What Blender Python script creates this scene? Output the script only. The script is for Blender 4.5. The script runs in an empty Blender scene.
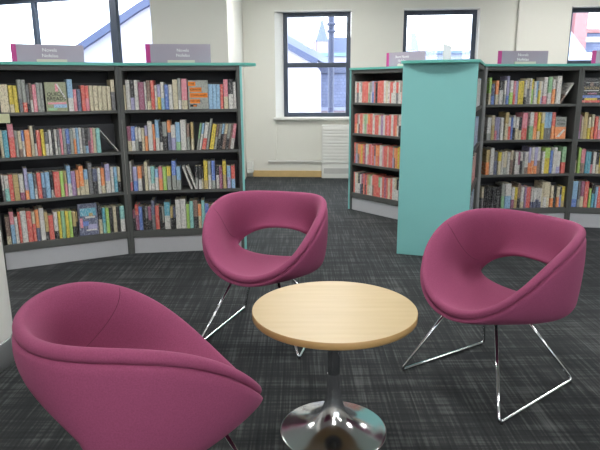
import bpy, bmesh, math, random
from mathutils import Vector, Matrix
R_ = random.Random(7)
scene = bpy.context.scene
COL = bpy.data.collections.new('library'); scene.collection.children.link(COL)

# ---------------------------------------------------------------- materials
def srgb(r, g, b):
    f = lambda c: (c/255/12.92) if c <= 10 else ((c/255+0.055)/1.055)**2.4
    return (f(r), f(g), f(b), 1)
def mat(name, col, rough=.6, metal=0, spec=.5, noise=0, nscale=40, bump=0, bscale=300, coat=0):
    m = bpy.data.materials.new(name); m.use_nodes = True
    nt = m.node_tree; b = nt.nodes['Principled BSDF']
    b.inputs['Base Color'].default_value = col; b.inputs['Roughness'].default_value = rough
    b.inputs['Metallic'].default_value = metal; b.inputs['Specular IOR Level'].default_value = spec
    b.inputs['Coat Weight'].default_value = coat
    tc = nt.nodes.new('ShaderNodeTexCoord')
    if noise:
        n = nt.nodes.new('ShaderNodeTexNoise'); n.inputs['Scale'].default_value = nscale; n.inputs['Detail'].default_value = 4
        nt.links.new(tc.outputs['Object'], n.inputs['Vector'])
        mx = nt.nodes.new('ShaderNodeMix'); mx.data_type = 'RGBA'
        mx.inputs[6].default_value = tuple(c*(1-noise) for c in col[:3])+(1,)
        mx.inputs[7].default_value = tuple(min(1, c*(1+noise)) for c in col[:3])+(1,)
        nt.links.new(n.outputs['Fac'], mx.inputs[0]); nt.links.new(mx.outputs[2], b.inputs['Base Color'])
    if bump:
        n2 = nt.nodes.new('ShaderNodeTexNoise'); n2.inputs['Scale'].default_value = bscale
        nt.links.new(tc.outputs['Object'], n2.inputs['Vector'])
        bp = nt.nodes.new('ShaderNodeBump'); bp.inputs['Strength'].default_value = bump; bp.inputs['Distance'].default_value = .002
        nt.links.new(n2.outputs['Fac'], bp.inputs['Height']); nt.links.new(bp.outputs['Normal'], b.inputs['Normal'])
    return m
def emis(name, col, s):
    m = bpy.data.materials.new(name); m.use_nodes = True; b = m.node_tree.nodes['Principled BSDF']
    b.inputs['Base Color'].default_value = (.8, .8, .8, 1)
    b.inputs['Emission Color'].default_value = col; b.inputs['Emission Strength'].default_value = s
    return m
def print_mat(name, col, ink):
    """a printed spine or cover: flat colour with small lettering-like marks in a second ink"""
    m = bpy.data.materials.new(name); m.use_nodes = True; nt = m.node_tree; N = nt.nodes; L = nt.links
    b = N['Principled BSDF']; b.inputs['Roughness'].default_value = .38
    tc = N.new('ShaderNodeTexCoord'); oi = N.new('ShaderNodeObjectInfo')
    mp = N.new('ShaderNodeMapping'); mp.inputs['Scale'].default_value = (300, 20, 90)
    L.new(tc.outputs['Object'], mp.inputs['Vector'])
    ad = N.new('ShaderNodeVectorMath'); ad.operation = 'ADD'
    sc = N.new('ShaderNodeMath'); sc.operation = 'MULTIPLY'; sc.inputs[1].default_value = 300
    L.new(oi.outputs['Random'], sc.inputs[0]); L.new(mp.outputs['Vector'], ad.inputs[0]); L.new(sc.outputs[0], ad.inputs[1])
    n = N.new('ShaderNodeTexNoise'); n.inputs['Scale'].default_value = 1.; n.inputs['Detail'].default_value = 1.5
    L.new(ad.outputs[0], n.inputs['Vector'])
    r = N.new('ShaderNodeValToRGB'); r.color_ramp.elements[0].position = .54; r.color_ramp.elements[1].position = .62
    r.color_ramp.elements[1].color = (.6, .6, .6, 1)
    L.new(n.outputs['Fac'], r.inputs['Fac'])
    mx = N.new('ShaderNodeMix'); mx.data_type = 'RGBA'; mx.inputs[6].default_value = col; mx.inputs[7].default_value = ink
    L.new(r.outputs['Color'], mx.inputs[0]); L.new(mx.outputs[2], b.inputs['Base Color'])
    return m

PAL = {
 'w': ('white', srgb(226,224,218), srgb(90,90,100)), 'c': ('cream', srgb(222,212,180), srgb(110,90,70)),
 'k': ('black', srgb(34,34,38), srgb(190,190,190)), 'g': ('grey', srgb(160,165,158), srgb(80,80,85)),
 'z': ('dark grey', srgb(88,88,92), srgb(200,200,200)), 'r': ('red', srgb(222,62,52), srgb(250,225,200)),
 'o': ('orange', srgb(238,130,40), srgb(255,235,200)), 'y': ('yellow', srgb(232,208,50), srgb(90,80,30)),
 'l': ('lime green', srgb(160,208,66), srgb(240,245,220)), 'e': ('green', srgb(150,200,150), srgb(60,100,70)),
 't': ('teal blue', srgb(50,165,190), srgb(225,240,245)), 'b': ('blue', srgb(62,110,200), srgb(220,230,250)),
 'n': ('navy', srgb(50,62,104), srgb(200,205,220)), 's': ('pale blue', srgb(150,195,228), srgb(60,90,140)),
 'p': ('pink', srgb(226,120,140), srgb(250,230,230)), 'm': ('maroon', srgb(146,52,96), srgb(230,200,215)),
 'v': ('purple', srgb(150,104,160), srgb(235,225,240)), 'u': ('brown', srgb(110,78,66), srgb(220,200,180)),
 'a': ('aqua', srgb(150,214,208), srgb(50,110,120)), 'd': ('gold', srgb(200,176,112), srgb(100,80,50)),
 'q': ('sage green', srgb(158,164,124), srgb(90,100,70)),
 'x': ('lilac', srgb(180,176,214), srgb(80,80,130)),
}
BM = {k: print_mat('print_'+v[0].replace(' ', '_'), tuple(x*.88+.09 for x in v[1][:3])+(1,) if k != 'k' else v[1], v[2]) for k, v in PAL.items()}
M_page = mat('page_block', srgb(222,214,190), .9, noise=.12, nscale=300)

M_teal = mat('teal_laminate', srgb(136,204,202), .42, noise=.02, nscale=6)
M_teal_edge = mat('teal_edge', srgb(104,190,178), .4)
M_steel = mat('charcoal_powder_coat', srgb(86,88,86), .5, noise=.06, nscale=120)
M_steel_lt = mat('grey_powder_coat', srgb(150,152,152), .45)
M_back = mat('dark_back_panel', srgb(40,41,46), .6)
M_stop = mat('grey_back_stop', srgb(82,83,88), .55)
M_plinth = mat('plinth_grey', srgb(190,192,197), .5, noise=.03, nscale=30)
M_wall = mat('painted_plaster', srgb(223,222,214), .85, noise=.015, nscale=3, bump=.05)
M_ceil = mat('ceiling_tile', srgb(225,224,218), .9)
M_white = mat('white_gloss_paint', srgb(226,226,222), .4)
M_frame = mat('slate_window_frame', srgb(62,72,88), .45)
M_wood = mat('oak_skirting', srgb(206,176,122), .5, noise=.12, nscale=12)
M_dark = mat('black_rubber', srgb(20,20,22), .6)
M_chrome = mat('chrome_tube', srgb(215,218,222), .12, metal=1)
M_alu = mat('polished_aluminium', srgb(222,222,224), .17, metal=1)
M_fabric = None

def fabric():
    m = bpy.data.materials.new('mauve_wool'); m.use_nodes = True; nt = m.node_tree; N = nt.nodes; L = nt.links
    b = N['Principled BSDF']; b.inputs['Roughness'].default_value = .85; b.inputs['Specular IOR Level'].default_value = .25
    b.inputs['Sheen Weight'].default_value = .12; b.inputs['Sheen Roughness'].default_value = .45
    b.inputs['Sheen Tint'].default_value = srgb(235,170,200)
    tc = N.new('ShaderNodeTexCoord'); n = N.new('ShaderNodeTexNoise'); n.inputs['Scale'].default_value = 260; n.inputs['Detail'].default_value = 2
    L.new(tc.outputs['Object'], n.inputs['Vector'])
    mx = N.new('ShaderNodeMix'); mx.data_type = 'RGBA'; mx.inputs[6].default_value = srgb(134,62,93); mx.inputs[7].default_value = srgb(161,82,117)
    L.new(n.outputs['Fac'], mx.inputs[0]); L.new(mx.outputs[2], b.inputs['Base Color'])
    bp = N.new('ShaderNodeBump'); bp.inputs['Strength'].default_value = .25; bp.inputs['Distance'].default_value = .001
    L.new(n.outputs['Fac'], bp.inputs['Height']); L.new(bp.outputs['Normal'], b.inputs['Normal'])
    return m
M_fabric = fabric()
M_seam = mat('mauve_seam', srgb(112,50,78), .9)

def carpet():
    m = bpy.data.materials.new('crosshatch_carpet'); m.use_nodes = True; nt = m.node_tree; N = nt.nodes; L = nt.links
    b = N['Principled BSDF']; b.inputs['Roughness'].default_value = .9; b.inputs['Specular IOR Level'].default_value = .3; b.inputs['Sheen Weight'].default_value = .08; b.inputs['Sheen Roughness'].default_value = .5; b.inputs['Sheen Tint'].default_value = srgb(190,205,225)
    tc = N.new('ShaderNodeTexCoord')
    def streak(sx, sy, off, detail=2.5):
        mp = N.new('ShaderNodeMapping'); mp.inputs['Scale'].default_value = (sx, sy, 1); mp.inputs['Location'].default_value = (off, off*1.7, 0)
        mp.inputs['Rotation'].default_value = (0, 0, math.radians(1.5))
        L.new(tc.outputs['Object'], mp.inputs['Vector'])
        n = N.new('ShaderNodeTexNoise'); n.inputs['Scale'].default_value = 1; n.inputs['Detail'].default_value = detail
        L.new(mp.outputs['Vector'], n.inputs['Vector']); return n.outputs['Fac']
    def mth(op, a, b_):
        x = N.new('ShaderNodeMath'); x.operation = op
        for i, q in enumerate((a, b_)):
            if isinstance(q, (int, float)): x.inputs[i].default_value = q
            else: L.new(q, x.inputs[i])
        return x.outputs[0]
    lines_y = streak(95, 2.4, 3)       # threads running away from the camera
    lines_x = streak(3.0, 62, 11)      # threads running across
    bands = streak(1.6, 14, 5)         # broader dark and light bands
    bands2 = streak(11, 1.6, 8)
    s = mth('ADD', mth('MULTIPLY', lines_y, .36), mth('MULTIPLY', lines_x, .24))
    s = mth('ADD', s, mth('MULTIPLY', bands, .24)); s = mth('ADD', s, mth('MULTIPLY', bands2, .16))
    r = N.new('ShaderNodeValToRGB'); e = r.color_ramp.elements
    e[0].position = .36; e[0].color = srgb(15,16,16); e[1].position = .67; e[1].color = srgb(92,94,93)
    q = r.color_ramp.elements.new(.5); q.color = srgb(37,39,39)
    L.new(s, r.inputs['Fac']); L.new(r.outputs['Color'], b.inputs['Base Color'])
    bp = N.new('ShaderNodeBump'); bp.inputs['Strength'].default_value = .5; bp.inputs['Distance'].default_value = .004
    L.new(s, bp.inputs['Height']); L.new(bp.outputs['Normal'], b.inputs['Normal'])
    return m
M_carpet = carpet()

def wood_top():
    m = bpy.data.materials.new('maple_veneer'); m.use_nodes = True; nt = m.node_tree; N = nt.nodes; L = nt.links
    b = N['Principled BSDF']; b.inputs['Roughness'].default_value = .42
    tc = N.new('ShaderNodeTexCoord'); mp = N.new('ShaderNodeMapping'); mp.inputs['Scale'].default_value = (2.2, 34, 3)
    mp.inputs['Rotation'].default_value = (0, 0, math.radians(-12))
    L.new(tc.outputs['Object'], mp.inputs['Vector'])
    n = N.new('ShaderNodeTexNoise'); n.inputs['Scale'].default_value = 1; n.inputs['Detail'].default_value = 3; n.inputs['Distortion'].default_value = .3
    L.new(mp.outputs['Vector'], n.inputs['Vector'])
    mx = N.new('ShaderNodeMix'); mx.data_type = 'RGBA'; mx.inputs[6].default_value = srgb(186,162,118); mx.inputs[7].default_value = srgb(206,184,142)
    L.new(n.outputs['Fac'], mx.inputs[0]); L.new(mx.outputs[2], b.inputs['Base Color'])
    return m
M_top = wood_top()
M_edge = mat('beech_edge_band', srgb(186,150,98), .45)

def glass():
    m = bpy.data.materials.new('window_glass'); m.use_nodes = True; nt = m.node_tree; N = nt.nodes; L = nt.links
    for n in list(N):
        if n.type == 'BSDF_PRINCIPLED': N.remove(n)
    out = [n for n in N if n.type == 'OUTPUT_MATERIAL'][0]
    t = N.new('ShaderNodeBsdfTransparent'); t.inputs['Color'].default_value = (.96, .98, 1, 1)
    g = N.new('ShaderNodeBsdfGlossy'); g.inputs['Roughness'].default_value = .02
    mx = N.new('ShaderNodeMixShader'); mx.inputs[0].default_value = .05
    L.new(t.outputs[0], mx.inputs[1]); L.new(g.outputs[0], mx.inputs[2]); L.new(mx.outputs[0], out.inputs['Surface'])
    return m
M_glass = glass()

# ---------------------------------------------------------------- mesh helpers
class MB:
    """collects geometry for ONE mesh object"""
    def __init__(s): s.v = []; s.f = []; s.mi = []; s.mats = []; s.sm = []
    def m(s, material):
        if material not in s.mats: s.mats.append(material)
        return s.mats.index(material)
    def add(s, verts, faces, material, smooth=False, M=None):
        o = len(s.v); k = s.m(material)
        for p in verts:
            p = Vector(p)
            s.v.append(M @ p if M else p)
        for f in faces: s.f.append([o+i for i in f]); s.mi.append(k); s.sm.append(smooth)
        return s
    def box(s, a, b, material, M=None):
        x0, y0, z0 = (min(a[i], b[i]) for i in range(3)); x1, y1, z1 = (max(a[i], b[i]) for i in range(3))
        v = [(x0,y0,z0),(x1,y0,z0),(x1,y1,z0),(x0,y1,z0),(x0,y0,z1),(x1,y0,z1),(x1,y1,z1),(x0,y1,z1)]
        return s.add(v, [(0,3,2,1),(4,5,6,7),(0,1,5,4),(1,2,6,5),(2,3,7,6),(3,0,4,7)], material, M=M)
    def prism(s, poly, z0, z1, material, M=None, side=None):
        a = sum(poly[i][0]*poly[(i+1) % len(poly)][1]-poly[(i+1) % len(poly)][0]*poly[i][1] for i in range(len(poly)))
        if a < 0: poly = poly[::-1]
        n = len(poly); v = [(x, y, z0) for x, y in poly]+[(x, y, z1) for x, y in poly]
        s.add(v, [tuple(range(n))[::-1], tuple(range(n, 2*n))], material, M=M)
        return s.add(v, [(i, (i+1) % n, n+(i+1) % n, n+i) for i in range(n)], side or material, M=M)
    def lathe(s, prof, material, n=64, smooth=True, M=None, cap=True):
        v = []
        for r, z in prof:
            for i in range(n): a = 2*math.pi*i/n; v.append((r*math.cos(a), r*math.sin(a), z))
        f = []
        for j in range(len(prof)-1):
            for i in range(n):
                k = (i+1) % n; f.append((j*n+i, j*n+k, (j+1)*n+k, (j+1)*n+i))
        s.add(v, f, material, smooth, M)
        if cap:
            s.add(v, [tuple(range(n))[::-1], tuple(range((len(prof)-1)*n, len(prof)*n))], material, False, M)
        return s
    def tube(s, pts, r, material, n=14, closed=False, smooth=True):
        pts = [Vector(p) for p in pts]; m = len(pts); rings = []; ref = None
        for i, p in enumerate(pts):
            if closed: t = (pts[(i+1) % m]-pts[i-1]).normalized()
            else: t = (pts[min(i+1, m-1)]-pts[max(i-1, 0)]).normalized()
            if ref is None: ref = t.orthogonal().normalized()
            ref = (ref-t*ref.dot(t)).normalized(); b = t.cross(ref)
            rings.append([p+(ref*math.cos(2*math.pi*k/n)+b*math.sin(2*math.pi*k/n))*r for k in range(n)])
        v = [q for ring in rings for q in ring]; f = []
        for i in range(m if closed else m-1):
            j = (i+1) % m
            for k in range(n): l = (k+1) % n; f.append((i*n+k, i*n+l, j*n+l, j*n+k))
        if not closed: f += [tuple(range(n))[::-1], tuple(range((m-1)*n, m*n))]
        return s.add(v, f, material, smooth)
    def mesh(s, name):
        me = bpy.data.meshes.new(name); me.from_pydata([tuple(p) for p in s.v], [], s.f)
        for q in s.mats: me.materials.append(q)
        me.polygons.foreach_set('material_index', s.mi); me.polygons.foreach_set('use_smooth', s.sm); me.update()
        return me
    def build(s, name, parent=None, loc=None, rot=None, bevel=0):
        o = bpy.data.objects.new(name, s.mesh(name)); COL.objects.link(o)
        if parent: o.parent = parent
        if loc: o.location = loc
        if rot: o.rotation_euler = rot
        if bevel:
            b = o.modifiers.new('bevel', 'BEVEL'); b.width = bevel; b.segments = 2; b.limit_method = 'ANGLE'
        return o
def empty(name, loc=(0,0,0), rz=0):
    o = bpy.data.objects.new(name, None); COL.objects.link(o); o.location = loc; o.rotation_euler = (0, 0, rz); o.empty_display_size = .1
    return o
def tag(o, label, cat, group=None):
    o['label'] = label; o['category'] = cat
    if group: o['group'] = group
    return o
def struct(o, label=None):
    o['kind'] = 'structure'
    if label: o['label'] = label
    return o
def text(body, size, material, name, parent, loc, rot, depth=.0006, align='CENTER', spacing=1.0):
    c = bpy.data.curves.new(name, 'FONT'); c.body = body; c.size = size; c.align_x = align; c.extrude = depth
    c.space_line = spacing; c.resolution_u = 2
    t = bpy.data.objects.new('tmp_text', c); COL.objects.link(t)
    bpy.context.view_layer.update()
    me = bpy.data.meshes.new_from_object(t); bpy.data.objects.remove(t); bpy.data.curves.remove(c)
    me.name = name; me.materials.clear(); me.materials.append(material)
    o = bpy.data.objects.new(name, me); COL.objects.link(o); o.parent = parent; o.location = loc; o.rotation_euler = rot
    return o
def frame_of(P, Q):
    """a bay's own frame: x along its front, y into its depth"""
    P = Vector((P[0], P[1], 0)); Q = Vector((Q[0], Q[1], 0)); d = Q-P
    return P, math.atan2(d.y, d.x), d.length

LAMP = 14.0; SKY = 3.2; EXPO = 1.36
# each book: start along the shelf, width (0.1 mm), height (mm), spine colours, lean
BOOKS = {
 'A1': '1141 524 189 cf;1708 268 184 yc;1980 279 183 y;2307 227 222 gz;2547 272 221 gr;2823 189 187 zk;3033 166 199 uw;3221 257 188 p;3486 207 201 g;3697 218 200 g;4045 1426 203 qf;5525 365 224 sw;5895 224 153 p;6148 261 155 n;6450 276 182 r;6730 245 178 rp;7005 251 180 c;7271 323 179 c;7609 283 178 c;7907 299 177 c;8236 272 175 c;8556 288 221 cz',
 'A2': '816 180 190 c;1010 312 188 t;1361 377 231 pr;1742 213 184 g;1969 217 183 cu;2201 166 185 bw;2396 335 187 o;2760 220 213 c;2994 156 212 kw;3162 249 182 r;3455 211 188 y;3682 238 165 zw;3956 200 181 w;4172 160 184 k;4346 147 183 w;4508 188 182 zg;4714 162 188 p;4890 217 186 g;5122 259 185 bn;5396 220 184 g;5632 165 186 wo;5813 194 188 s;6022 195 187 w;6231 196 186 zg;6441 196 185 ks;6652 183 184 zm;6839 152 183 p;6995 210 182 c;7220 300 180 a;8070 102 176 wL',
 'A3': '578 144 189 wz;741 290 184 wa;1043 273 189 r;1330 345 187 d;1697 316 184 wm;2052 246 228 xo;2318 327 187 s;2671 171 181 zw;2875 278 190 r;3178 226 185 sn;3423 308 190 s;3774 189 191 kw;3992 421 189 r;4429 246 190 l;4697 213 189 dp;4944 249 227 sw;5203 306 185 v;5535 217 190 oc;5780 310 218 oc;6094 298 190 sc;6428 299 236 z;6747 309 193 nk;7080 224 194 w;7327 269 193 oc;7639 351 221 xw;8027 236 196 w;8286 245 194 st;8561 194 192 ck',
 'A4': '481 281 200 uc;799 283 237 ps;1086 211 197 w;1331 169 232 r;1519 372 236 w;1900 329 232 r;2241 225 222 cr;2491 240 237 on;2750 335 242 w;3099 243 208 dk;3347 327 183 r;3702 288 205 wk;4007 207 206 y;4231 263 207 e;4509 237 205 y;4755 231 202 l;5012 254 191 dk;5282 99 193 dk;5454 1394 242 nf;6894 264 226 kc;7193 221 199 ta;7447 237 200 l;7700 253 198 k;7980 262 203 c;8266 219 200 k;8511 341 201 aw',
 'B1': '249 119 183 c;396 320 219 w;730 277 215 kx;1023 277 218 w;1325 410 203 m;1751 147 206 w;1923 286 216 uc;2224 265 216 r;2499 184 179 w;2701 236 186 xy;2957 251 203 ws;3233 296 184 b;3544 282 184 w;3851 356 220 c;4225 253 230 gw;4507 417 226 pc;4997 1499 213 gf;6521 302 186 s;6830 280 185 s;7118 280 184 s;7405 235 184 r;7670 341 220 pc;8042 350 220 kw;8404 213 201 w',
 'B2': '273 281 187 mc;569 282 186 bw;863 208 179 wg;1084 238 171 wk;1336 208 170 c;1566 209 189 xo;1801 358 222 w;2167 179 199 or;2372 284 233 sw;2680 225 213 kw;2921 330 217 gk;3270 271 228 on;3546 332 193 wx;3899 347 212 se;4274 416 230 w;4720 235 199 ug;5049 205 210 dc;5595 168 202 eg+;5793 183 201 sw+;6000 329 205 wr+;6366 184 231 g+;6572 353 192 y+;6940 184 192 ug+;7148 177 192 gk+;7349 193 195 sk+;7557 247 195 cu+;7819 216 195 gk+;8051 139 194 u+;8205 263 194 pw+',
 'B3': '249 137 227 wp;480 316 190 xb;820 309 192 ow;1160 166 191 uk;1354 242 224 c;1615 197 188 w;1827 273 187 aw;2126 274 170 sw;2421 289 184 po;2726 290 182 l;3048 321 184 yg;3428 336 228 bg;3784 322 184 sg;4522 169 180 w-;4847 185 182 w-;5218 216 180 kg;5482 232 182 kw;5728 124 170 kc;5888 318 223 yd;6237 233 221 gw;6510 272 224 bg;6852 234 179 kw;7102 234 177 m;7376 281 219 yd;7713 282 178 sx;8043 298 180 rs',
 'B4': '249 152 166 mk;430 260 205 rm;716 260 188 b;994 184 195 k;1191 215 187 zk;1422 246 186 mk;1701 262 237 nz;1966 306 192 r;2286 201 184 k;2502 155 183 gk;2684 434 218 tw;3123 217 181 dk;3356 171 181 nk;3559 389 236 w;3957 413 239 w;4391 235 198 l;4648 297 221 a;4962 345 224 uk;5317 252 195 oc;5591 252 223 a;5853 300 198 bx;6167 237 189 u;6420 253 188 w;6691 238 196 n;6942 254 179 c',
 'D1': '547 217 228 lc;801 272 177 nb;1191 272 203 oc;1499 345 203 kw;1917 200 203 wg;2175 218 241 xb;2427 310 203 wl;2757 201 199 pr;2976 219 199 x;3232 512 199 y;3786 192 208 wk;4009 220 221 cz;4257 174 221 w;4454 165 213 yl;4645 202 196 w;4857 193 196 sw;5068 203 196 cy;5289 184 196 wx;5522 360 230 wp;5964 342 230 ew;6352 296 213 wo;6709 445 239 w;7543 223 171 wu*',
 'D2': '595 367 198 wg;993 294 215 cd;1330 202 197 xp;1542 175 197 x;1790 332 197 w;2234 314 240 dc;2584 222 196 wr;2833 157 196 b;3002 222 213 wk;3269 278 196 wc;3574 232 196 kc;3826 464 235 pr;4493 372 239 we;4921 317 238 ro;5294 280 238 yc;5593 290 238 cy;5901 309 238 sz;6228 319 238 sz;6603 300 237 ro;6982 1008 193 of',
 'D3': '711 316 225 do;1078 373 238 w;1501 299 202 zn;1837 299 202 yc;2155 187 201 w;2348 328 210 cg;2698 263 201 w;2993 244 214 cu;3430 282 200 w;3731 169 200 mw;3919 207 200 wk;4146 208 200 zg;4372 321 200 wu;4712 227 240 xo;4958 265 240 wo;5241 284 240 xo;5544 284 239 wu;5980 228 199 w;6228 494 234 ly;6755 248 207 b;7008 343 234 w;7388 363 198 wx;7863 382 238 er',
 'D4': '527 208 202 cz;753 170 202 k;942 170 201 k;1130 170 200 k;1319 170 200 k;1508 170 199 kz;1697 171 198 k;1886 152 198 k;2057 152 197 kz;2222 171 210 k;2404 323 228 ge;2753 542 231 ws;3347 286 192 wm;3652 267 191 yd;3923 304 227 uk;4260 325 194 wc;4602 172 197 v;4795 403 192 r;5278 182 181 wn;5470 183 181 wn;5662 183 180 wn;5854 183 179 wn;6046 173 179 wn;6223 161 234 c;6404 328 233 cw;6750 270 232 c;7132 290 198 co;7443 213 192 k;7697 271 187 co;7984 194 190 kb;8197 291 190 yd',
 'E1': '249 1483 220 kf',
 'E2': '249 190 212 mv;462 150 198 c;616 343 233 d;996 248 194 cy;1300 215 215 co;1557 264 197 r;1853 263 197 wp',
 'E3': '249 126 197 kc;478 219 228 l;735 336 218 pu;1124 210 196 t;1342 209 196 t;1585 167 195 kp;1769 234 195 w;2019 233 195 kc;2269 233 195 yd',
 'E4': '263 461 240 sb;775 204 240 zg;997 289 240 mc;1320 339 239 r;1709 203 175 l;1975 236 216 kt;2240 202 193 s;2460 336 192 r',
}

# ================================================================ THE ROOM
wall_dir = math.atan(-.084)
WP = Vector((0, 8.38, 0))                       # a point of the window wall's inner face
def wall_at(x): return Vector((x, 8.38-.084*x, 0))
k_ = math.cos(wall_dir)
def wx(x): return x/k_                          # world x -> distance along the window wall
CEIL = 2.72; HEAD = 2.30
fl = MB().box((-6.5,-4,-.1), (7.5,9.2,0), M_carpet).build('floor'); struct(fl, 'dark grey crosshatched carpet')
ce = MB().box((-6.5,-4,CEIL), (7.5,9.2,CEIL+.1), M_ceil).build('ceiling'); struct(ce)
struct(MB().box((-6.6,-4.1,0), (-6.5,9.2,CEIL), M_wall).build('wall_left'))
struct(MB().box((7.5,-4.1,0), (7.6,9.2,CEIL), M_wall).build('wall_right'))


def pierced_wall(name, L0, L1, openings, P, rz, depth=.3, H=CEIL):
    """a wall whose inner face is the local plane y=0, with openings (x0, x1, z0, z1)"""
    mb = MB(); x = L0
    for (a, b, z0, z1) in sorted(openings):
        mb.box((x,0,0), (a,depth,H), M_wall)
        if z0 > 0: mb.box((a,0,0), (b,depth,z0), M_wall)
        mb.box((a,0,z1), (b,depth,H), M_wall); x = b
    mb.box((x,0,0), (L1,depth,H), M_wall)
    return struct(mb.build(name, loc=P, rot=(0,0,rz)))
pierced_wall('wall_front', 0, 14.1, [(1.2,4.2,1.65,2.5), (4.9,7.3,1.65,2.5)], (7.6,-4.0,0), math.pi)
# three sash-like windows of the back wall; W2's opening starts lower as a panelled niche
wins = [(-.23, .71, .855, 2.275), (1.42, 2.41, .855, 2.275), (3.60, 4.60, .855, 2.275)]
ops = [(wx(-.335), wx(.712), .24, 2.298), (wx(1.418), wx(2.422), .875, 2.298), (wx(3.598), wx(4.612), .875, 2.298)]
pierced_wall('wall_back', wx(-1.4), wx(7.6), ops, WP, wall_dir)
# infill below the first window, its ledge, sill and white lining
inf = MB().box((wx(-.3349),.035,.24), (wx(.7119),.3,.82), M_wall).build('wall_back_infill', loc=WP, rot=(0,0,wall_dir)); struct(inf, 'recessed wall panel under the window')
struct(MB().box((wx(-.45),-.03,.215), (wx(.32),.033,.24), M_white).build('trim_1', loc=WP, rot=(0,0,wall_dir), bevel=.004), 'white ledge low on the wall')

def window(n, x0, x1, z0, z1, P, rz, yf=.13, transom=True, mull=(), fw=.058, trimL=0, label=None, sill=True, inner=.0):
    root = empty('window_%d' % n, P, rz); struct(root, label)
    f = MB()
    f.box((x0,yf,z0), (x0+fw,yf+.06,z1), M_frame); f.box((x1-fw,yf,z0), (x1,yf+.06,z1), M_frame)
    f.box((x0+fw,yf,z0), (x1-fw,yf+.06,z0+fw), M_frame); f.box((x0+fw,yf,z1-fw*.95), (x1-fw,yf+.06,z1), M_frame)
    fo = f.build('window_frame', root, bevel=.004)
    if transom: MB().box((x0+fw,yf+.002,1.54), (x1-fw,yf+.055,1.605), M_frame).build('transom', root, bevel=.004)
    xs = [x0+fw]
    for (a, b) in mull:
        MB().box((a,yf-.005,z0+fw), (b,yf+.058,z1-fw*.95), M_frame).build('mullion', root, bevel=.003); xs += [a, b]
    xs.append(x1-fw)
    for i in range(0, len(xs), 2):
        rows = [(z0+fw, 1.54), (1.605, z1-fw*.95)] if transom else [(z0+fw, z1-fw*.95)]
        for (a, b) in rows:
            MB().box((xs[i],yf+.025,a), (xs[i+1],yf+.031,b), M_glass).build('pane', root)
    if sill: MB().box((x0-trimL-.03,-.035,z0-.035), (x1+.04,yf+.05,z0-.001), M_white).build('sill', root, bevel=.005)
    if trimL:
        MB().prism([(x0-trimL,-.002), (x0-.001,yf), (x0-.001,yf+.06), (x0-trimL,yf+.06)], z0, z1, M_white).build('lining', root)
    MB().box((x0-trimL,.0,z1+.001), (x1+.01,yf+.06,z1+.024), M_white).build('head_lining', root)
    return root
window(1, wx(-.23), wx(.71), .855, 2.275, WP, wall_dir, trimL=.105, label='tall window with a transom between the bookcases')
window(2, wx(1.42), wx(2.41), .875, 2.275, WP, wall_dir, label='window behind the teal panel')
window(3, wx(3.60), wx(4.60), .875, 2.275, WP, wall_dir, label='window at the right edge with a brick chimney outside')
for o in [c for c in COL.objects if c.name.startswith('pane')][:1]: pass
# maker's plate on the bottom rail of window 1
# shallow pilaster
struct(MB().box((wx(2.91),-.05,0), (wx(3.20),0,CEIL), M_wall).build('wall_back_pilaster', loc=WP, rot=(0,0,wall_dir)))
# skirting
struct(MB().box((wx(-.68),-.018,0), (wx(.318),0,.092), M_wood).build('baseboard_back', loc=WP, rot=(0,0,wall_dir), bevel=.003), 'pale oak skirting board')
# pillar between the left windows and the back wall
struct(MB().box((-1.60,6.62,0), (-.775,8.44,CEIL), M_wall).build('wall_pillar'), 'square plastered pillar')

# left run of windows, on a line that recedes to the left
LP = Vector((-1.60, 6.86, 0)); la = math.atan2(-.347, 1)          # local x runs to the right
def lx(X): return (X+1.60)/math.cos(la)
pierced_wall('wall_back_left', lx(-6.6), 0, [(lx(-5.2), lx(-1.62), .9, 2.36)], LP, la)
window(4, lx(-5.2), lx(-1.62), .9, 2.36, LP, la, yf=.06, transom=False, mull=((lx(-2.220),lx(-2.130)), (lx(-3.285),lx(-3.235)), (lx(-4.3),lx(-4.2))),
       fw=.07, label='wide window above the left bookcases')

for n_, a_, b_ in ((5, 1.2, 4.2), (6, 4.9, 7.3)):
    window(n_, a_, b_, 1.65, 2.5, (7.6,-4.0,0), math.pi, transom=False, mull=((a_+1.17, a_+1.23),), label='window in the wall behind the camera')
# round column at the left edge
col_ = MB().lathe([(.262,.0),(.262,CEIL)], M_white, 72).build('wall_column', loc=(-1.655,2.555,0)); struct(col_, 'round white column')
struct(MB().lathe([(.268,.0),(.270,.003),(.270,.128),(.268,.131),(.262,.131)], mat('brushed_steel', srgb(180,182,184), .42, metal=.8), 72, cap=False).build('baseboard_column', loc=(-1.655,2.555,0)), 'brushed metal skirting round the column')

# radiator (low surface temperature casing)
rad = empty('radiator', wall_at(.325)+Vector((0,0,0)), wall_dir)
tag(rad, 'white slatted radiator casing under the window right of the oak skirting', 'radiator')
W_ = .72
MB().box((0,-.12,.0), (W_,-.0015,.752), M_white).build('casing', rad, bevel=.008)
for i in range(11):
    z = .22+i*.046
    MB().box((.015,-.129,z), (W_-.015,-.119,z+.034), M_white).build('fin', rad, bevel=.004)
MB().box((.03,-.124,.07), (W_-.03,-.1195,.145), mat('radiator_grille', srgb(188,188,186), .5)).build('grille', rad)
bx_ = MB().box((0,0,0), (.085,.11,.17), M_white).box((.01,-.006,.045), (.075,0,.05), M_steel_lt).build('wall_box', loc=wall_at(-.762)+Vector((0,-.115,.068)), rot=(0,0,wall_dir), bevel=.006)
tag(bx_, 'small white wall box low down just left of the oak skirting', 'box')

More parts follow.
